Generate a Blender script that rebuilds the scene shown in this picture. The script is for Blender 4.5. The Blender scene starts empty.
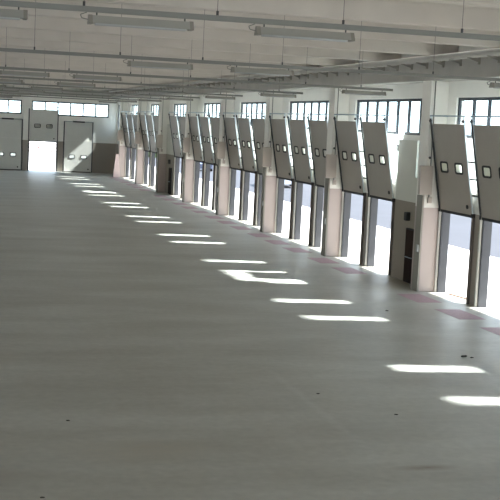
import bpy, bmesh, math, random
from mathutils import Vector, Matrix
random.seed(7)
S = bpy.context.scene
C = S.collection

# ------------------------------------------------------------------ measures (metres)
CAMX, CAMZ = -18.289, 6.0
P = 10.944            # bay length
YA = 40.367           # near face of the nearest whole column in view
YEND = 124.21         # end wall
YBACK = -14.4
CW, CD = 0.80, 0.72   # column width along the wall, depth into the hall
WT = 0.30             # wall thickness
XL = -37.0            # left wall
ZB0, ZB1 = 7.90, 8.80 # edge beam
SLAB = 9.95
K0, K1 = -2, 7        # columns

# ------------------------------------------------------------------ materials
def mat(name, col, rough=0.7, metal=0.0, noise=0.0, scale=4.0, bump=0.0, bscale=30.0):
    m = bpy.data.materials.new(name); m.use_nodes = True
    nt = m.node_tree; b = nt.nodes['Principled BSDF']
    b.inputs['Base Color'].default_value = (*col, 1)
    b.inputs['Roughness'].default_value = rough
    b.inputs['Metallic'].default_value = metal
    g = nt.nodes.new('ShaderNodeNewGeometry')
    if noise:
        n = nt.nodes.new('ShaderNodeTexNoise'); n.inputs['Scale'].default_value = scale
        n.inputs['Detail'].default_value = 4
        nt.links.new(g.outputs['Position'], n.inputs['Vector'])
        r = nt.nodes.new('ShaderNodeValToRGB')
        r.color_ramp.elements[0].position = .3; r.color_ramp.elements[1].position = .7
        r.color_ramp.elements[0].color = (*[c*(1-noise) for c in col], 1)
        r.color_ramp.elements[1].color = (*[min(1, c*(1+noise)) for c in col], 1)
        nt.links.new(n.outputs['Fac'], r.inputs['Fac']); nt.links.new(r.outputs['Color'], b.inputs['Base Color'])
    if bump:
        n = nt.nodes.new('ShaderNodeTexNoise'); n.inputs['Scale'].default_value = bscale
        nt.links.new(g.outputs['Position'], n.inputs['Vector'])
        bp = nt.nodes.new('ShaderNodeBump'); bp.inputs['Strength'].default_value = bump
        bp.inputs['Distance'].default_value = .02
        nt.links.new(n.outputs['Fac'], bp.inputs['Height']); nt.links.new(bp.outputs['Normal'], b.inputs['Normal'])
    return m

def two_tone(name, low, high, z, noise=.05):
    """painted wall: dado colour below z, pale paint above"""
    m = mat(name, low, .75); nt = m.node_tree; b = nt.nodes['Principled BSDF']
    g = nt.nodes.new('ShaderNodeNewGeometry'); s = nt.nodes.new('ShaderNodeSeparateXYZ')
    nt.links.new(g.outputs['Position'], s.inputs[0])
    c = nt.nodes.new('ShaderNodeMath'); c.operation = 'GREATER_THAN'; c.inputs[1].default_value = z
    nt.links.new(s.outputs['Z'], c.inputs[0])
    n = nt.nodes.new('ShaderNodeTexNoise'); n.inputs['Scale'].default_value = 1.3; n.inputs['Detail'].default_value = 5
    nt.links.new(g.outputs['Position'], n.inputs['Vector'])
    mx = nt.nodes.new('ShaderNodeMix'); mx.data_type = 'RGBA'
    mx.inputs['A'].default_value = (*low, 1); mx.inputs['B'].default_value = (*high, 1)
    nt.links.new(c.outputs[0], mx.inputs['Factor'])
    mr = nt.nodes.new('ShaderNodeMapRange'); mr.inputs['To Min'].default_value = 1-noise; mr.inputs['To Max'].default_value = 1+noise
    nt.links.new(n.outputs['Fac'], mr.inputs['Value'])
    mu = nt.nodes.new('ShaderNodeVectorMath'); mu.operation = 'SCALE'
    nt.links.new(mx.outputs['Result'], mu.inputs[0]); nt.links.new(mr.outputs[0], mu.inputs['Scale'])
    nt.links.new(mu.outputs[0], b.inputs['Base Color'])
    return m

DADO = 3.20
M = {}
M['wall'] = two_tone('wall_paint', (.35, .31, .265), (.84, .83, .77), DADO)
M['panel'] = two_tone('panel_paint', (.27, .235, .19), (.58, .58, .51), DADO)
M['column'] = two_tone('column_paint', (.44, .37, .34), (.80, .78, .72), DADO - .02)
M['ceiling'] = mat('precast_concrete', (.57, .525, .465), .8, noise=.06, scale=.8)
M['beam'] = mat('edge_beam_concrete', (.40, .385, .35), .8, noise=.06, scale=1.2)
M['leaf'] = mat('backlit_leaf_paint', (.335, .305, .26), .45, noise=.02, scale=3)  # cream leaf colour darkened to its backlit tone
M['leaf2'] = mat('far_door_leaf_paint', (.62, .62, .57), .45, noise=.02, scale=3)  # lit, paler copy of the leaf colour
M['galv'] = mat('galvanised_steel', (.30, .37, .41), .38, .4)
M['paletrack'] = mat('pale_zinc', (.62, .68, .70), .45, .2)
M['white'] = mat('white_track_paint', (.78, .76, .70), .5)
M['rubber'] = mat('black_rubber', (.015, .015, .016), .7)
M['jamb'] = mat('dark_steel_jamb', (.04, .043, .05), .5, noise=.1, scale=2)
M['pier'] = mat('shaded_brown_pier', (.17, .14, .12), .7)  # dado brown darkened for shade, used on the near door tracks
M['frame'] = mat('dark_window_frame', (.025, .035, .045), .5)
M['trunk'] = mat('grey_trunking', (.25, .235, .20), .6)
M['cab'] = mat('cabinet_paint', (.50, .44, .39), .55)
M['grey'] = mat('conduit_grey', (.20, .20, .18), .6)
M['rod'] = mat('rod_grey', (.16, .15, .14), .6)
M['dark'] = mat('dark_iron', (.05, .05, .05), .6)
M['fix'] = mat('fixture_grey', (.33, .325, .29), .5)
M['tube'] = mat('tube_white', (.45, .46, .45), .2)
M['skin'] = mat('door_outer_skin_white', (.85, .85, .84), .5)
M['pdoor'] = mat('dark_brown_paint', (.035, .022, .018), .9)
M['pdoor'].node_tree.nodes['Principled BSDF'].inputs['Specular IOR Level'].default_value = .1
M['pink'] = mat('pinkish_board', (.56, .44, .41), .7, noise=.04)
M['mark'] = mat('red_floor_paint', (.46, .31, .34), .6, noise=.12, scale=9)
M['debris'] = mat('dark_rubble', (.06, .055, .05), .9, noise=.3, scale=20)
M['apron'] = mat('pale_concrete_yard', (.62, .60, .58), .9, noise=.05, scale=.6)
M['asphalt'] = mat('grey_asphalt', (.024, .0245, .030), .9, noise=.15, scale=.25)
M['field'] = mat('pale_gravel_field', (.52, .50, .46), .95, noise=.08, scale=.1)
M['hedge'] = mat('hedge_green', (.10, .15, .05), .9, noise=.5, scale=3)
M['rust'] = mat('fence_red', (.16, .05, .04), .7)
M['vwhite'] = mat('van_white', (.75, .75, .75), .3)
M['car'] = mat('car_blue_grey', (.08, .09, .13), .3)
M['vglass'] = mat('vehicle_glass', (.03, .04, .05), .1)
M['pane'] = mat('leaf_window_pane', (.70, .70, .62), .15)
M['wood'] = mat('brown_batten', (.20, .12, .08), .8)

def glass():
    m = bpy.data.materials.new('clear_glass'); m.use_nodes = True; nt = m.node_tree
    nt.nodes.clear(); o = nt.nodes.new('ShaderNodeOutputMaterial')
    t = nt.nodes.new('ShaderNodeBsdfTransparent'); t.inputs[0].default_value = (.93, .97, .98, 1)
    g = nt.nodes.new('ShaderNodeBsdfGlossy'); g.inputs['Roughness'].default_value = .02
    mx = nt.nodes.new('ShaderNodeMixShader'); mx.inputs[0].default_value = .05
    nt.links.new(t.outputs[0], mx.inputs[1]); nt.links.new(g.outputs[0], mx.inputs[2])
    nt.links.new(mx.outputs[0], o.inputs[0]); return m
M['glass'] = glass()
def frost():
    m = bpy.data.materials.new('cloudy_acrylic'); m.use_nodes = True; nt = m.node_tree
    nt.nodes.clear(); o = nt.nodes.new('ShaderNodeOutputMaterial')
    t = nt.nodes.new('ShaderNodeBsdfTranslucent'); t.inputs[0].default_value = (.8, .8, .74, 1)
    g = nt.nodes.new('ShaderNodeBsdfDiffuse'); g.inputs[0].default_value = (.7, .7, .64, 1)
    mx = nt.nodes.new('ShaderNodeMixShader'); mx.inputs[0].default_value = .35
    nt.links.new(t.outputs[0], mx.inputs[1]); nt.links.new(g.outputs[0], mx.inputs[2])
    nt.links.new(mx.outputs[0], o.inputs[0]); return m
M['frost'] = frost()

def floor_mat():
    m = bpy.data.materials.new('polished_concrete_floor'); m.use_nodes = True
    nt = m.node_tree; b = nt.nodes['Principled BSDF']; N = nt.nodes.new; L = nt.links.new
    g = N('ShaderNodeNewGeometry')
    mp = N('ShaderNodeMapping'); mp.inputs['Scale'].default_value = (.18, .5, 1); L(g.outputs['Position'], mp.inputs[0])
    n1 = N('ShaderNodeTexNoise'); n1.inputs['Scale'].default_value = 1.0; n1.inputs['Detail'].default_value = 6; n1.inputs['Roughness'].default_value = .62
    L(mp.outputs[0], n1.inputs['Vector'])
    n2 = N('ShaderNodeTexNoise'); n2.inputs['Scale'].default_value = 5; n2.inputs['Detail'].default_value = 5
    L(g.outputs['Position'], n2.inputs['Vector'])
    r = N('ShaderNodeValToRGB'); e = r.color_ramp.elements
    e[0].position = .33; e[0].color = (.425, .415, .365, 1); e[1].position = .68; e[1].color = (.60, .60, .555, 1)
    L(n1.outputs['Fac'], r.inputs['Fac'])
    mr = N('ShaderNodeMapRange'); mr.inputs['From Min'].default_value = .3; mr.inputs['From Max'].default_value = .7
    mr.inputs['To Min'].default_value = .94; mr.inputs['To Max'].default_value = 1.06; L(n2.outputs['Fac'], mr.inputs['Value'])
    v = N('ShaderNodeVectorMath'); v.operation = 'SCALE'; L(r.outputs['Color'], v.inputs[0]); L(mr.outputs[0], v.inputs['Scale'])
    # soft colour patches: brown stain, pale streaks, browner area at the panel foot
    def blob(cx, cy, sx, sy):
        mpp = N('ShaderNodeMapping'); mpp.inputs['Location'].default_value = (-cx/sx, -cy/sy, 0)
        mpp.inputs['Scale'].default_value = (1/sx, 1/sy, 1); L(g.outputs['Position'], mpp.inputs[0])
        gr = N('ShaderNodeTexGradient'); gr.gradient_type = 'SPHERICAL'; L(mpp.outputs[0], gr.inputs[0]); return gr.outputs['Fac']
    last = v.outputs[0]
    for cx, cy, sx, sy, col, f in FLOOR_PATCHES:
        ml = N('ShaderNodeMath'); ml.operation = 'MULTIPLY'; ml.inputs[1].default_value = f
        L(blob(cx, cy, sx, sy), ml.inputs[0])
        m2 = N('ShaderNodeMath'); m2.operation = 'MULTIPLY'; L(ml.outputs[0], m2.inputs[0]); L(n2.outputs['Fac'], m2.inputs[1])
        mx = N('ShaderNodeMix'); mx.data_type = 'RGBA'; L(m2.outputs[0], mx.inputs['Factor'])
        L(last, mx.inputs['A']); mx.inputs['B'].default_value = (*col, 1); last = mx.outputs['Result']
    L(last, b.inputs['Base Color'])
    b.inputs['Roughness'].default_value = .55
    rr = N('ShaderNodeMapRange'); rr.inputs['To Min'].default_value = .30; rr.inputs['To Max'].default_value = .58
    L(n1.outputs['Fac'], rr.inputs['Value']); L(rr.outputs[0], b.inputs['Roughness'])
    bp = N('ShaderNodeBump'); bp.inputs['Strength'].default_value = .12; bp.inputs['Distance'].default_value = .01
    L(n2.outputs['Fac'], bp.inputs['Height']); L(bp.outputs['Normal'], b.inputs['Normal'])
    return m
FLOOR_PATCHES = [(-9.75, 18.85, .75, .22, (.22, .15, .10), 1.3), (-10.35, 23.6, .16, 5.0, (.62, .62, .58), .9), (-.6, 43.3, 1.5, 2.6, (.22, .17, .10), 1.5), (-14.5, 20.5, 1.9, 1.0, (.44, .38, .29), .8),
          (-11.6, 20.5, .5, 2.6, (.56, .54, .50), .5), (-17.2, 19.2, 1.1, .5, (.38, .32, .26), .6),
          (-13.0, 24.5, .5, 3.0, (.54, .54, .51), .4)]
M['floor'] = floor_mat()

# ------------------------------------------------------------------ mesh helpers
class MB:
    def __init__(s): s.bm = bmesh.new()
    def box(s, x0, x1, y0, y1, z0, z1):
        v = [s.bm.verts.new(c) for c in ((x0,y0,z0),(x1,y0,z0),(x1,y1,z0),(x0,y1,z0),(x0,y0,z1),(x1,y0,z1),(x1,y1,z1),(x0,y1,z1))]
        for f in ((3,2,1,0),(4,5,6,7),(0,1,5,4),(1,2,6,5),(2,3,7,6),(3,0,4,7)): s.bm.faces.new([v[i] for i in f])
        return s
    def prism(s, pts, a, b, axis):
        """extrude the polygon pts (2D) from a to b along axis 'x','y','z'"""
        def q(p, t):
            return {'x': (t, p[0], p[1]), 'y': (p[0], t, p[1]), 'z': (p[0], p[1], t)}[axis]
        A = [s.bm.verts.new(q(p, a)) for p in pts]; B = [s.bm.verts.new(q(p, b)) for p in pts]
        n = len(pts); s.bm.faces.new(A); s.bm.faces.new(B[::-1])
        for i in range(n): s.bm.faces.new([A[i], B[i], B[(i+1) % n], A[(i+1) % n]])
        return s
    def bar(s, p, q, w, h=None, n=4):
        """straight bar from p to q: n=4 square w x h, otherwise round of radius w"""
        p, q = Vector(p), Vector(q); d = (q-p).normalized()
        u = d.cross(Vector((0,0,1)))
        if u.length < 1e-4: u = Vector((0,1,0))
        u.normalize(); v = u.cross(d); h = h or w
        if n == 4: ring = [(-w/2,-h/2),(w/2,-h/2),(w/2,h/2),(-w/2,h/2)]
        else: ring = [(w*math.cos(2*math.pi*i/n), w*math.sin(2*math.pi*i/n)) for i in range(n)]
        A = [s.bm.verts.new(p+u*a+v*b) for a, b in ring]; B = [s.bm.verts.new(q+u*a+v*b) for a, b in ring]
        m = len(ring); s.bm.faces.new(A); s.bm.faces.new(B[::-1])
        for i in range(m): s.bm.faces.new([A[i], B[i], B[(i+1) % m], A[(i+1) % m]])
        return s
    def path(s, pts, r, n=6):
        for a, b in zip(pts, pts[1:]): s.bar(a, b, r, n=n)
        return s
    def ball(s, c, r, sc=(1,1,1), sub=2, jit=0):
        m = Matrix.Translation(c) @ Matrix.Diagonal((*[r*k for k in sc], 1))
        res = bmesh.ops.create_icosphere(s.bm, subdivisions=sub, radius=1, matrix=m)
        if jit:
            for v in res['verts']: v.co += Vector([random.uniform(-jit, jit) for _ in range(3)])
        return s
    def build(s, name, m, parent=None, smooth=False, bevel=0):
        bmesh.ops.recalc_face_normals(s.bm, faces=s.bm.faces)
        me = bpy.data.meshes.new(name); s.bm.to_mesh(me); s.bm.free(); me.materials.append(m)
        if smooth:
            for p in me.polygons: p.use_smooth = True
        o = bpy.data.objects.new(name, me); C.objects.link(o)
        if parent: o.parent = parent
        if bevel:
            b = o.modifiers.new('bevel', 'BEVEL'); b.width = bevel; b.segments = 2; b.limit_method = 'ANGLE'
        return o

def tag(o, label, cat, group=None, kind=None):
    o['label'] = label; o['category'] = cat
    if group: o['group'] = group
    o['kind'] = kind or 'thing'
    return o
def struct(o, label=None, cat=None):
    o['kind'] = 'structure'
    if label: o['label'] = label
    if cat: o['category'] = cat
    return o
def thing(name, label, cat, loc=(0,0,0), rz=0, group=None):
    o = bpy.data.objects.new(name, None); C.objects.link(o); o.empty_display_size = .2
    o.location = loc; o.rotation_euler = (0, 0, rz); return tag(o, label, cat, group)
def dup(root, loc, rz, label, group=None):
    r = root.copy(); C.objects.link(r); r.location = loc; r.rotation_euler = (0, 0, rz); r['label'] = label
    if group: r['group'] = group
    for ch in list(root.children):
        c = ch.copy(); C.objects.link(c); c.parent = r
        for g in ch.children:
            d = g.copy(); C.objects.link(d); d.parent = c
    return r

def wall_boxes(mb, lo, hi, z0, z1, holes, put):
    """solid wall with rectangular holes (a0,a1,z0,z1) built cell by cell"""
    A = sorted({lo, hi, *[h[0] for h in holes], *[h[1] for h in holes]}); A = [a for a in A if lo <= a <= hi]
    for a, b in zip(A, A[1:]):
        hs = sorted([(h[2], h[3]) for h in holes if h[0] < (a+b)/2 < h[1]]); z = z0
        for p, q in hs:
            if p > z: put(mb, a, b, z, p)
            z = max(z, q)
        if z < z1: put(mb, a, b, z, z1)

# ------------------------------------------------------------------ bays of the right wall
ORD = ['nearest', 'second', 'third', 'fourth', 'fifth', 'sixth', 'seventh', 'eighth']
colY = {k: YA + k*P for k in range(K0, K1+1)}
win_edges = {-2: (.8, 6), -1: (.8, 6), 0: (.74, 6), 1: (.9, 7), 2: (1.3, 6), 3: (1.55, 6), 4: (1.85, 6), 5: (1.6, 6), 6: (1.8, 5), 7: (1.8, 5)}
doors, infills, slots, windows = [], [], [], []
for k in range(K0, K1+1):            # bay k lies on the near side of column k
    Yf = colY[k]
    cs = [Yf-1.45, Yf-4.90, Yf-8.35]
    for i, c in enumerate(cs):
        if (k, i) in ((1, 2), (5, 0)): infills.append((k, i, c))
        else: doors.append((k, i, c))
    for g in (Yf-3.175, Yf-6.625):
        slots.append((k, g-.42 + (.33 if k == 1 and g < Yf-4 else 0), g+1.02))
    if k == 1: slots.append((k, 41.50, 42.70))  # slot hidden behind the column, added to shape the floor sun patch
    a, n = win_edges[k]; w = 1.225
    windows.append((k, Yf-a-n*w, Yf-a, n))
holes = [(c-1.33, c+1.33, -.01, 3.20) for _, _, c in doors]
holes += [(a, b, 4.22 if k >= 0 else 4.55, 5.86) for k, a, b in slots]
holes += [(a, b, 5.85, 7.30) for _, a, b, _ in windows]
holes.append((122.7, 123.95, 4.6, 7.30))
mb = MB()
wall_boxes(mb, YBACK, YEND+WT, 0, SLAB+.3, holes, lambda m, a, b, p, q: m.box(0, WT, a, b, p, q))
struct(mb.build('wall_right', M['wall']))

# ------------------------------------------------------------------ floor, ceiling, other walls
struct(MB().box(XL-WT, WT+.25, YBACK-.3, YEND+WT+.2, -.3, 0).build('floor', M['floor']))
RY = [18.2 + 5.472*n for n in range(-6, 20)]
mb = MB().box(XL-WT, WT, YBACK-.3, YEND+WT, SLAB, SLAB+.3)
for y in RY:
    if YBACK < y < YEND-1.2:
        mb.prism([(y-.25, ZB1), (y+.25, ZB1), (y+.42, ZB1+.5), (y+1.0, SLAB+.02), (y-1.0, SLAB+.02), (y-.42, ZB1+.5)], XL, -.02, 'x')
struct(mb.build('ceiling', M['ceiling']))
# end wall
fh = [(-12.85, -9.98, 0, 0), (-9.20, -6.28, 0, 3.17)]
EH = [(-9.12, -6.36, -.01, 3.15), (-12.8, -10.05, -.01, 3.15), (-5.45, -2.7, -.01, 3.15)]
EW = [(-15.4, -10.02, 5.88, 7.33, 4), (-8.98, -.92, 5.88, 7.33, 6), (-24.5, -16.4, 5.88, 7.33, 6), (-33.5, -25.5, 5.88, 7.33, 6)]
mb = MB()
wall_boxes(mb, XL-WT, 0, 0, SLAB+.3, EH + [e[:4] for e in EW], lambda m, a, b, p, q: m.box(a, b, YEND, YEND+WT, p, q))
struct(mb.build('wall_far', M['wall']))
# left wall, never in view; bare openings added and sized for fill light
LH = []
for k in range(K0-1, K1+1):
    y = YA + k*P
    LH += [(y+2.6, y+8.4, 2.2, 5.6)]
LH = [h for h in LH if h[0] > YBACK and h[1] < YEND]
mb = MB()
wall_boxes(mb, YBACK, YEND+WT, 0, SLAB+.3, LH, lambda m, a, b, p, q: m.box(XL-WT, XL, a, b, p, q))
struct(mb.build('wall_left', M['wall']))
mb = MB()
wall_boxes(mb, XL-WT, WT, 0, SLAB+.3, [(-35, -19, -.01, 8.5), (-17, -2, -.01, 8.5)], lambda m, a, b, p, q: m.box(a, b, YBACK-WT, YBACK, p, q))  # unseen rear openings, enlarged to let sky light flood in
struct(mb.build('wall_back', M['wall']))

# ------------------------------------------------------------------ windows
wn = 0
def window(y0, y1, z0, z1, n, name=None, fr='frame', axis='y', w=.09, hbars=(), gaps=(), top=True):
    """framed band of n panes; axis y: right wall, axis x: end wall"""
    global wn
    wn += 1
    def bx(m, a, b, p, q, d0=.06, d1=.16):
        if axis == 'y': m.box(d0, d1, a, b, p, q)
        else: m.box(a, b, YEND+d0, YEND+d1, p, q)
    f = MB()
    cuts = sorted(g for g in gaps if g[0] > y0-1.5 and g[1] < y1+1.5); t = y0
    for g0, g1 in cuts:
        if g0 > t: bx(f, t, min(g0, y1), z0, z0+w)
        t = max(t, g1)
    if t < y1: bx(f, t, y1, z0, z0+w)
    if top: bx(f, y0, y1, z1-w, z1)
    for i in range(n+1):
        c = y0 + w/2 + (y1-y0-w)*i/n; bx(f, c-w/2, c+w/2, z0, z1-(w if top else 0), .065, .155)
    for h in hbars: bx(f, y0+w, y1-w, h-.02, h+.02, .075, .145)
    root = struct(f.build('window_%d' % wn, M[fr]))
    g = MB(); bx(g, y0+.02, y1-.02, z0+.02, z1-.02, .10, .115); g.build('glass', M['glass'], root)
    return root
for k, a, b, n in windows: window(a, b, 5.85, 7.30, n, w=.11, gaps=[q[1:] for q in slots if q[0] in (k, k+1)])
for k, a, b in slots: window(a, b, 4.22 if k >= 0 else 4.55, 5.85, 1, fr='white', w=.045, top=False)
window(122.7, 123.95, 4.6, 7.3, 1)
for a, b, z0, z1, n in EW: window(a, b, z0, z1, n, axis='x', w=.13, hbars=((6.75,) ))

# ------------------------------------------------------------------ columns
def make_column():
    r = thing('concrete_column', 'x', 'column', (0,0,0))
    MB().box(-CD, 0, 0, CW, 0, ZB0-.002).build('shaft', M['column'], r, bevel=.015)
    MB().box(-1.0, -.50, -.16, -.001, 3.68, 4.75).build('cabinet', M['cab'], r, bevel=.01)
    MB().box(-CD-.07, -CD, .0, .52, 0, 3.63).build('trunking', M['trunk'], r, bevel=.005)
    MB().bar((-.56, -.035, 3.56), (-.56, -.035, ZB0-.01), .022, n=6).build('pipe', M['grey'], r)
    MB().box(-.60, -.44, -.08, -.001, 3.36, 3.58).build('junction_box', M['cab'], r, bevel=.008)
    MB().box(-CD-.13, -CD-.072, .05, .2, 1.5, 1.78).build('switch', M['tube'], r, bevel=.005)
    MB().ball((-.62, -.04, 5.05), .05).build('sensor', M['dark'], r, True)
    return r
cp = make_column(); first = True
for k in range(K0, K1+1):
    loc = (-.001, colY[k], 0)
    if k < 0:
        lab = 'pale concrete wall column out of view, %s bay before the nearest visible one' % ['', 'one', 'two'][-k]
    else:
        lab = 'pink and cream painted concrete column, %s from the camera along the door wall' % ORD[k]
    if first: cp.location = loc; cp['label'] = lab; cp['group'] = 'columns along the dock door wall'; first = False
    else: dup(cp, loc, 0, lab, 'columns along the dock door wall')

# ------------------------------------------------------------------ edge beam, pipe, brackets
eb = MB().box(-.72, -.002, YBACK+.01, YEND-.01, ZB0, ZB1-.01)
tag(eb.build('edge_beam', M['beam'], bevel=.02), 'long grey concrete edge beam running over the columns above the windows', 'beam')
pr = thing('service_pipe', 'long pale pipe on dark wall brackets running along the edge beam', 'pipe', (-1.0, 0, 8.66))
MB().bar((0, YBACK+.1, 0), (0, YEND-.6, 0), .125, n=12).build('pipe', M['beam'], pr, True)
bk = None
y = YBACK + 1.2; i = 0
bmesh_br = None
n_br = 0
ys = []
while y < YEND-1: ys.append(y); y += 1.46
for y in ys:
    if bk is None:
        m = MB().prism([(-.20, -.13), (.278, -.26), (.278, -.12), (-.20, -.10)], -.02, .02, 'y')
        m.box(.22, .278, -.05, .05, -.32, -.05)
        bk = m.build('bracket', M['trunk'], pr); bk.location = (0, y, 0)
    else:
        c = bk.copy(); C.objects.link(c); c.parent = pr; c.location = (0, y, 0)

# ------------------------------------------------------------------ dock doors (raised, leaning into the hall)
LEAN = .55
def frame_pts(z): return -.04 - LEAN*max(0, (z-3.2))/3.15
def rr(cx, cz, w, h, r, n=3):
    pts = []
    for sx, sz, a0 in ((1,1,0),(-1,1,90),(-1,-1,180),(1,-1,270)):
        for i in range(n+1):
            a = math.radians(a0 + 90*i/n); pts.append((cx + sx*(w/2-r) + r*math.cos(a), cz + sz*(h/2-r) + r*math.sin(a)))
    return pts
def make_leaf(root, mat_leaf, h=3.22, w=2.9, windows_z=1.62, pane_mat='glass', split=6):
    """leaf lying in the local plane, bottom edge at the origin; returned leaf carries its own parts"""
    holes_ = [(c-.27, c+.27, windows_z-.15, windows_z+.15) for c in (.62, -.62)]
    m = MB(); wall_boxes(m, -w/2, w/2, 0, h, holes_, lambda q, a, b, c, d: q.box(-.025, .012, a, b, c, d))
    leaf = m.build('leaf', mat_leaf, root)
    m = MB(); wall_boxes(m, -w/2, w/2, 0, h, holes_, lambda q, a, b, c, d: q.box(.0125, .026, a, b, c, d))
    m.build('bounce_skin', M['skin'], leaf)  # white back layer added to bounce sunlight onto the wall
    MB().box(-.035, .035, -w/2-.01, w/2+.01, -.10, -.0005).build('bottom_seal', M['rubber'], leaf)
    for s in (.62, -.62):
        o, n = rr(s, windows_z, .66, .42, .10), rr(s, windows_z, .53, .29, .06)
        m = MB(); k = len(o)
        for i in range(k):
            j = (i+1) % k
            V = [m.bm.verts.new(v) for v in ((-.045, *o[i]), (-.045, *o[j]), (-.045, *n[j]), (-.045, *n[i]), (.028, *o[i]), (.028, *o[j]), (.028, *n[j]), (.028, *n[i]))]
            for f in ((0,1,2,3), (7,6,5,4), (0,4,5,1), (2,6,7,3)): m.bm.faces.new([V[q] for q in f])
        bmesh.ops.remove_doubles(m.bm, verts=m.bm.verts, dist=1e-5)
        fr_ = m.build('window_frame', M['rubber'], leaf)
        MB().prism(n, -.012, -.004, 'x').build('pane', M['frost'], leaf)
    MB().prism([(-w/2+.30+.075*math.cos(a*math.pi/4), .27+.075*math.sin(a*math.pi/4)) for a in range(8)], -.06, -.025, 'x').build('lock', M['rubber'], leaf)
    return leaf
def make_dock_door():
    r = thing('dock_door', 'x', 'door')
    leaf = make_leaf(r, M['leaf'], 3.2, 2.68)
    leaf.location = (-.06, 0, 3.16); leaf.rotation_euler = (0, -math.atan2(LEAN, 3.15), 0)
    top = 6.60
    for s in (1, -1):
        y = s*1.395
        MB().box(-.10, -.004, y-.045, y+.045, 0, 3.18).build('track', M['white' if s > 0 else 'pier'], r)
        MB().bar((-.08, y, 3.18), (frame_pts(top)-.05, y, top), .035, .05).build('inclined_track', M['paletrack'], r)
        if s > 0: MB().bar((-.13, y-s*.05, 3.2), (frame_pts(top-.1)-.10, y-s*.05, top-.1), .03, .06).build('track_edge', M['dark'], r)
        MB().box(-.13, -.002, y-.045, y+.045, 3.06, 3.2).build('hinge_plate', M['rubber'], r)
        MB().bar((frame_pts(top)-.05, y, top), (-.002, y, top), .025).build('stay', M['galv'], r)
        MB().ball((frame_pts(6.4)-.09, y, 6.42), .06, sub=2).build('cable_drum', M['dark'], r, True)
    x = frame_pts(top)-.05
    MB().bar((x, -1.435, top), (x, 1.435, top), .05).build('top_bar', M['galv'], r)
    m = MB()
    m.box(.004, WT-.01, 1.25, 1.327, 0.01, 3.19); m.box(.004, WT-.01, -1.327, -1.25, 0.01, 3.19); m.box(.004, WT-.01, -1.25, 1.25, 3.12, 3.19)
    m.box(-.035, -.002, 1.25, 1.345, 0.01, 3.12); m.box(-.035, -.002, -1.345, -1.25, 0.01, 3.12)
    m.build('door_frame', M['jamb'], r)
    for z in (5.02, 4.42, 3.85):
        m = MB(); m.box(frame_pts(z)-.03, frame_pts(z)+.0, -1.985, -1.41, z-.03, z+.03)
        m.build('tie_bar', M['dark'], r)
    return r
pos_word = {0: 'first', 1: 'second', 2: 'third'}
dp = make_dock_door(); first = True
for k, i, c in doors:
    # i = 0 lies against the near side of column k
    if k < 0 or (k == 0 and i == 2):
        lab = 'raised dock door out of view, %s bays before the nearest column, %s in its bay' % (['zero', 'one', 'two'][-k], pos_word[i])
    elif k == 0:
        lab = ['raised grey dock door right beside the near side of the nearest column', 'raised grey dock door cut off by the right edge of the picture'][i]
    else:
        how = ['just in front of', 'second in front of', 'third in front of'][i]
        lab = 'raised grey dock door with two small windows, %s the %s column' % (how, ORD[k])
    if first: dp.location = (0, c, 0); dp['label'] = lab; dp['group'] = 'raised dock doors along the right wall'; first = False
    else:
        nd = dup(dp, (0, c, 0), 0, lab, 'raised dock doors along the right wall')
        if i == 2 or (k, i) == (1, 1):      # nothing beyond this door to tie to
            for ch in list(nd.children):
                if ch.name.startswith('tie_bar'): bpy.data.objects.remove(ch)

# infill panels with the personnel doors
for k, i, c in infills:
    nm = 'second' if k == 1 else 'sixth'
    y0, y1 = (c-1.55, c+1.50)
    if i == 0: y1 = colY[k]-.002
    if i == 2: y0 = colY[k-1]+CW+.002
    yd = 43.2 if k == 1 else 93.35
    a0, a1 = (42.75, 44.68) if k == 1 else (92.95, colY[k]-.004)
    b0, b1 = (colY[0]+CW+.004, 44.68) if k == 1 else (91.75, colY[k]-.004)
    pn = MB(); pn.box(-.12, -.002, b0, b1, 0, 4.18); pn.box(-.12, -.002, a0, a1, 4.18, 5.64)
    tag(pn.build('infill_panel', M['panel']), 'tall blank cream and brown wall panel filling a doorway %s' % ('just behind the nearest column' if k == 1 else 'in front of the sixth column'), 'panel')
    r = thing('exit_door', 'dark brown narrow exit door in the blank wall panel in front of the %s column' % nm if k == 5 else 'dark brown narrow exit door in the blank wall panel just behind the nearest column', 'door', (-.12, yd, 0))
    MB().box(-.07, -.002, -.95, 0, 0.005, 2.15).build('frame', M['rubber'], r)
    MB().box(-.09, -.0705, -.90, -.05, .03, 2.10).build('leaf', M['pdoor'], r)
    MB().bar((-.13, -.80, 1.02), (-.13, -.20, 1.02), .02, n=6).box(-.13, -.091, -.8, -.77, 1.0, 1.04).box(-.13, -.091, -.23, -.2, 1.0, 1.04).build('push_bar', M['galv'], r)
    tag(MB().prism(rr(yd-.05, 2.62, .28, .34, .06), -.28, -.122, 'x').build('alarm_box', M['rubber']),
        'small black box on the wall above the exit door %s' % ('nearest the camera' if k == 1 else 'farthest from the camera'), 'box')

lp = thing('round_lamp', 'small round black and white lamp on the upper wall just behind the nearest column', 'lamp', (-.002, 44.95, 5.30))
MB().bar((0, 0, 0), (-.06, 0, 0), .13, n=16).build('body', M['rubber'], lp, False)
MB().ball((-.09, 0, 0), .09, (.6, 1, 1), 2).build('lens', M['skin'], lp, True)
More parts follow.
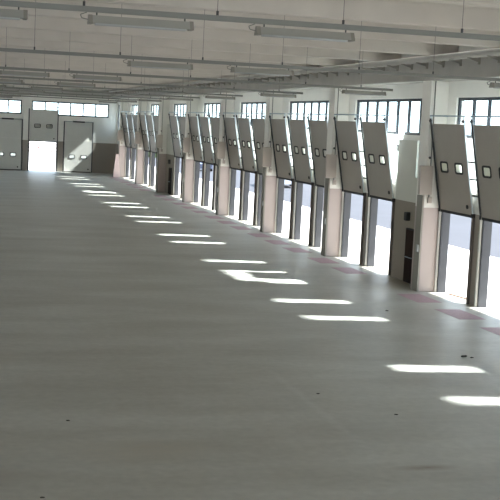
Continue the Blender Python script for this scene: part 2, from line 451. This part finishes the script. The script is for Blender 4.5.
# ------------------------------------------------------------------ end wall doors
def end_door(x, raised, label):
    r = thing('end_wall_door', label, 'door', (x, YEND, 0), 0, 'sectional doors in the end wall')
    leaf = make_leaf(r, M['leaf2'], 3.25, 2.82, 1.55, 'glass')
    leaf.rotation_euler = (0, 0, math.pi/2)       # its face looks to the hall
    leaf.location = (0, -.09, 3.18 if raised else .1)
    top = 6.5 if raised else 5.36
    for s in (1, -1):
        MB().box(s*1.50-.05, s*1.50+.05, -.10, -.003, 0, top).build('track', M['jamb'], r)
        MB().box(s*1.44-.012, s*1.44+.012, -.05, -.003, 0, top-.02).build('guide', M['white'], r)
    if not raised:
        MB().box(-1.45, 1.45, -.10, -.003, 5.30, 5.36).build('lintel', M['jamb'], r)
        MB().box(-1.45, 1.45, -.06, -.003, 3.36, 5.295).build('upper_panel', M['leaf2'], r)
        MB().bar((-.62, -.16, 5.33), (.62, -.16, 5.33), .075, n=10).build('spring', M['rubber'], r, True)
        MB().bar((-1.5, -.16, 5.33), (-.62, -.16, 5.33), .02, n=6).bar((.62, -.16, 5.33), (1.5, -.16, 5.33), .02, n=6).build('shaft', M['galv'], r)
    return r
end_door(-11.42, False, 'closed pale door at the left edge of the end wall, two bright windows')
end_door(-7.74, True, 'half open pale door in the end wall, leaf raised over the windows')
end_door(-4.07, False, 'closed pale door nearest the corner of the end wall, sunlit streak')
# end wall pilasters
for x, lab in ((-9.58, 'pale narrow pilaster between the closed left door and the open door'),):
    tag(MB().box(x-.25, x+.25, YEND-.28, YEND-.003, 0, 7.94).build('wall_pilaster', M['wall'], bevel=.02), lab, 'pilaster')
tag(MB().box(-37, -.8, YEND-.5, YEND-.004, 7.95, 8.6).build('end_beam', M['beam'], bevel=.02), 'grey concrete beam along the top of the end wall', 'beam')

# ------------------------------------------------------------------ conduits and light fittings
def make_fixture(L=1.58):
    r = thing('light_fitting', 'x', 'light')
    m = MB().prism([(-.04, -.09), (.04, -.09), (.11, -.21), (.10, -.215), (.0, -.185), (-.10, -.215), (-.11, -.21)], -L/2, L/2, 'x')
    m.build('housing', M['fix'], r)
    for s in (-1, 1): MB().prism([(-.05, -.085), (.05, -.085), (.12, -.225), (-.12, -.225)], s*L/2-.03, s*L/2+.03, 'x').build('end_cap', M['trunk'], r)
    for s in (-.055, .055): MB().bar((-L/2+.08, s, -.222), (L/2-.08, s, -.222), .016, n=8).build('tube', M['tube'], r, True)
    for s in (-1, 1): MB().bar((s*(L/2-.1), 0, -.09), (s*(L/2-.1), 0, -.047), .02).build('hanger', M['dark'], r)
    MB().path([(-L/2-.02, 0, -.16), (-L/2-.13, 0, -.14), (-L/2-.15, 0, -.09), (-L/2-.05, 0, -.05)], .009).build('cable', M['grey'], r)
    return r
fx = make_fixture(); first = True
conds = []
for n in range(-1, 9): conds.append(18.2 + 10.944*n)
FX = {0: [-17.85, -15.29, -12.62], 1: [-12.96, -10.3, -3.05], 2: [-15.55, -13.12, -3.45], 3: [-15.7, -12.6, -3.5]}
cname = ['first', 'second', 'third', 'fourth', 'fifth', 'sixth', 'seventh', 'eighth', 'ninth']
for n, y in zip(range(-1, 9), conds):
    z = {-1: 7.64, 0: 7.63, 1: 7.50, 2: 7.46}.get(n, 7.48)
    xe = -1.2 if n <= 1 else -2.35
    nm = 'out-of-view' if n < 0 else cname[n]
    r = thing('cable_conduit', 'thin grey conduit hung across the hall, %s row from the camera' % nm if n >= 0 else 'grey conduit hung across the hall above and before the camera view', 'conduit', (0, y, z), 0, 'conduits hung below the ceiling')
    MB().box(-36.5, xe, -.035, .035, -.045, .04).build('channel', M['grey'], r)
    x = -14.08 - 2.1*10 + (n % 2)*.1
    while x < xe:
        MB().bar((x, 0, .04), (x, 0, ZB1-z-.002), .006, n=5).build('hanger_rod', M['rod'], r)
        MB().bar((x, 0, -.044), (x, 0, .11), .022, n=6).build('clamp', M['dark'], r)
        x += 2.1
    if n < 0: continue
    lst = FX.get(n, [-15.8, -12.9, -3.6])
    for j, x in enumerate(lst):
        w = ['leftmost', 'middle', 'rightmost'][j]
        lab = 'unlit grey tube light, %s of three under the %s conduit row' % (w, nm)
        if first: fx.location = (x, y, z); fx['label'] = lab; fx['group'] = 'tube lights hung under the conduits'; first = False
        else: dup(fx, (x, y, z), 0, lab, 'tube lights hung under the conduits')

# ------------------------------------------------------------------ floor markings, threshold strips, loose things
mk = 0
for k, i, c in doors:
    if k < 0: continue
    how = ['just in front of', 'second in front of', 'third in front of'][i]
    lab = 'red painted rectangle on the floor at the door %s the %s column' % (how, ORD[k])
    o = MB().prism([(-1.85, -1.15), (-.92, -1.15), (-.92, .85), (-1.85, .85)], .001, .004, 'z').build('floor_marking', M['mark'])
    o.location = (0, c, 0); tag(o, lab, 'marking', 'red floor markings in front of the doors')
b = MB().prism([(-.55, 0), (.55, 0), (.55, .05), (-.55, .05)], -.02, .02, 'x')
o = MB().prism([(-.06, -.75), (.06, -.75), (.06, .6), (-.06, .6)], .001, .03, 'z').build('wooden_batten', M['wood'])
o.location = (.36, 39.25, 0); o.rotation_euler = (0, 0, math.radians(8)); tag(o, 'thin brown batten lying on the sunlit threshold of the nearest door', 'batten')
pl = MB().prism([(-.45, 0), (.30, 0), (.16, 2.35), (-.12, 2.35)], -.02, .02, 'y').build('leaning_board', M['pink'])
pl.location = (-.95, 116.4, .012); pl.rotation_euler = (math.radians(-7), 0, math.radians(10))
tag(pl, 'pale pink board leaning beside the farthest column near the corner', 'board')
def floor_pt(px, py):
    return None
for j, (x, y, s, lab) in enumerate([
    (-4.47, 28.43, .085, 'dark flat rubble chip beyond the right end of the second sun patch'),
    (-4.30, 28.30, .05, 'small dark crumb beside the flat rubble chip'),
    (-8.81, 22.54, .04, 'small dark stone chip left of the nearest sun patch'),
    (-9.91, 24.51, .035, 'small dark chip left of the second sun patch'),
    (-3.74, 35.92, .05, 'small dark chip on the floor before the red markings'),
    (-15.73, 22.6, .035, 'tiny dark chip on bare floor at lower left'),
    (-16.62, 17.96, .035, 'stone chip at the bottom left of the floor')]):
    o = MB().ball((0, 0, 0), s*.72, (1.6, 1, .4), 2, s*.12).build('rubble_chip', M['debris']); o.location = (x, y, s*.3)
    tag(o, lab, 'debris')

# ------------------------------------------------------------------ outside
CAN_D, CAN_Z = 3.46, 3.56
struct(MB().box(WT+.001, WT+.55, YBACK, YEND, 7.31, 7.45).build('added_sun_hood_1', M['galv']))  # unseen hood added to cut the sun passing over the raised leaves
cn = thing('door_canopy', 'thin flat canopy over the dock doors on the outside of the wall', 'canopy', (WT, 0, 0))
MB().box(.002, CAN_D-WT, 0, YEND-2, CAN_Z, CAN_Z+.12).build('slab', M['fix'], cn)
struct(MB().prism([(WT+.25, -80), (8.4, -80), (8.4, 260), (WT+.25, 260)], -.3, -.005, 'z').build('ground', M['apron']), 'pale concrete yard apron along the building', 'ground')
struct(MB().prism([(8.4, -80), (24, -80), (24, 260), (8.4, 260)], -.3, -.008, 'z').build('ground_road', M['asphalt']), 'grey asphalt road beyond the apron', 'road')
struct(MB().prism([(24, -200), (900, -200), (900, 1200), (24, 1200)], -.3, -.01, 'z').build('ground_field', M['field']), 'pale open ground beyond the road', 'ground')
struct(MB().prism([(-300, YEND+WT+.2), (WT+.25, YEND+WT+.2), (WT+.25, 260), (24, 260), (24, 1200), (-300, 1200)], -.3, -.012, 'z').build('ground_yard', M['apron']), 'pale yard behind the end wall', 'ground')
struct(MB().prism([(-300, -200), (XL-WT, -200), (XL-WT, YEND+WT+.2), (-300, YEND+WT+.2)], -.3, -.012, 'z').build('ground_side', M['apron']), 'pale yard on the left side', 'ground')
struct(MB().prism([(XL-WT, -200), (WT+.25, -200), (WT+.25, YBACK-.3), (XL-WT, YBACK-.3)], -.3, -.012, 'z').build('ground_rear', M['apron']), 'pale yard behind the camera', 'ground')
# red rail fence seen through the open end door
fr = thing('rail_fence', 'low reddish rail fence seen through the open door in the end wall', 'fence', (-6, 176, 0))
for z in (.5, 1.0, 1.5): MB().bar((-16, 0, z), (16, 0, z), .16).build('rail', M['rust'], fr)
for j in range(17): MB().bar((-16+2*j, 0, 0), (-16+2*j, 0, 1.65), .14).build('post', M['rust'], fr)

def vehicle(name, label, loc, rz, L, W, H, hood, body, kind):
    r = thing(name, label, kind, loc, rz)
    if kind == 'van':
        prof = [(-L/2, .35), (L/2, .35), (L/2, .95), (L/2-.25, 1.15), (L/2-.95, H-.1), (L/2-1.3, H), (-L/2+.1, H), (-L/2, H-.15)]
        win = [(L/2-1.35, 1.25), (L/2-.45, 1.25), (L/2-1.0, H-.22), (L/2-1.35, H-.22)]
    else:
        prof = [(-L/2, .30), (L/2, .30), (L/2+.02, .62), (L/2-.1, .78), (L/2-1.1, .92), (L/2-1.75, H), (-L/2+1.1, H), (-L/2+.35, .98), (-L/2, .90)]
        win = [(-L/2+.75, .98), (L/2-1.3, .98), (L/2-1.85, H-.08), (-L/2+1.15, H-.08)]
    MB().prism([(x, z) for x, z in prof], -W/2, W/2, 'y').build('body', body, r, bevel=.06)
    MB().prism(win, -W/2-.012, W/2+.012, 'y').build('side_windows', M['vglass'], r)
    for sx in (-1, 1):
        for sy in (-1, 1):
            MB().bar((sx*(L/2-.85), sy*(W/2-.2), .33), (sx*(L/2-.85), sy*(W/2+.02), .33), .33, n=20).build('wheel', M['rubber'], r, False)
            MB().bar((sx*(L/2-.85), sy*(W/2+.021), .33), (sx*(L/2-.85), sy*(W/2+.035), .33), .19, n=14).build('hub', M['galv'], r.children[-1])
    return r
vehicle('van', 'white van parked on the road, seen through the door before the third column', (14.6, 110, 0), math.radians(80), 5.2, 1.95, 2.2, 0, M['vwhite'], 'van')
vehicle('car', 'dark blue car parked outside, seen through a door by the fourth column', (13.2, 140, 0), math.radians(84), 4.3, 1.75, 1.42, 0, M['car'], 'car')
for j, (x, y, s, lab) in enumerate([(17.5, 165, 2.0, 'round green bush beyond the parked car'), (14.5, 182, 2.3, 'larger green bush farther along the yard')]):
    m = MB()
    for q in range(26):
        a = random.uniform(0, 6.28); rr_ = random.uniform(0, s*.75); zz = random.uniform(.3, s*.75)
        m.ball((math.cos(a)*rr_, math.sin(a)*rr_, zz), s*.33, (1, 1, .9), 2, .09)
    o = m.build('bush', M['hedge']); o.location = (x, y, 0); tag(o, lab, 'bush')

# ------------------------------------------------------------------ light
w = bpy.data.worlds.new('sky'); S.world = w; w.use_nodes = True; nt = w.node_tree
bg = nt.nodes['Background']; tc = nt.nodes.new('ShaderNodeTexCoord'); sp = nt.nodes.new('ShaderNodeSeparateXYZ')
nt.links.new(tc.outputs['Generated'], sp.inputs[0])
rp = nt.nodes.new('ShaderNodeValToRGB'); e = rp.color_ramp.elements
e[0].position = 0; e[0].color = (.86, .96, 1.0, 1); e[1].position = .7; e[1].color = (.42, .66, 1.0, 1)
nt.links.new(sp.outputs['Z'], rp.inputs['Fac']); nt.links.new(rp.outputs['Color'], bg.inputs['Color'])
bg.inputs['Strength'].default_value = 4.0
sun = bpy.data.lights.new('sun', 'SUN'); sun.energy = 34; sun.angle = math.radians(2.4); sun.color = (1, .98, .95)
so = bpy.data.objects.new('sun', sun); C.objects.link(so)
d = Vector((-1, .135, -.94)).normalized(); so.rotation_euler = d.to_track_quat('-Z', 'Y').to_euler(); so.location = (30, 20, 30)

# ------------------------------------------------------------------ camera
f, yaw, pitch, roll = 1164.9, .2641278, .1079818, -.0472042
cy, sy = math.cos(yaw), math.sin(yaw)
F = Vector((sy, cy, 0)); R = Vector((cy, -sy, 0)); Dn = Vector((0, 0, -1))
cp_, sp_ = math.cos(pitch), math.sin(pitch)
F, Dn = F*cp_ + Dn*sp_, Dn*cp_ - F*sp_
cr, sr = math.cos(roll), math.sin(roll)
R, Dn = R*cr + Dn*sr, Dn*cr - R*sr
cam = bpy.data.cameras.new('camera'); cam.sensor_width = 36; cam.lens = f/500*36; cam.clip_end = 3000
co = bpy.data.objects.new('camera', cam); C.objects.link(co)
m = Matrix((R, -Dn, -F)).transposed().to_4x4(); m.translation = (CAMX, 0, CAMZ); co.matrix_world = m
S.camera = co
S.view_settings.view_transform = 'Standard'; S.view_settings.look = 'None'; S.view_settings.exposure = 0
S.cycles.use_denoising = True
S.cycles.max_bounces = 10; S.cycles.diffuse_bounces = 6; S.cycles.transparent_max_bounces = 12
S.cycles.sample_clamp_indirect = 8
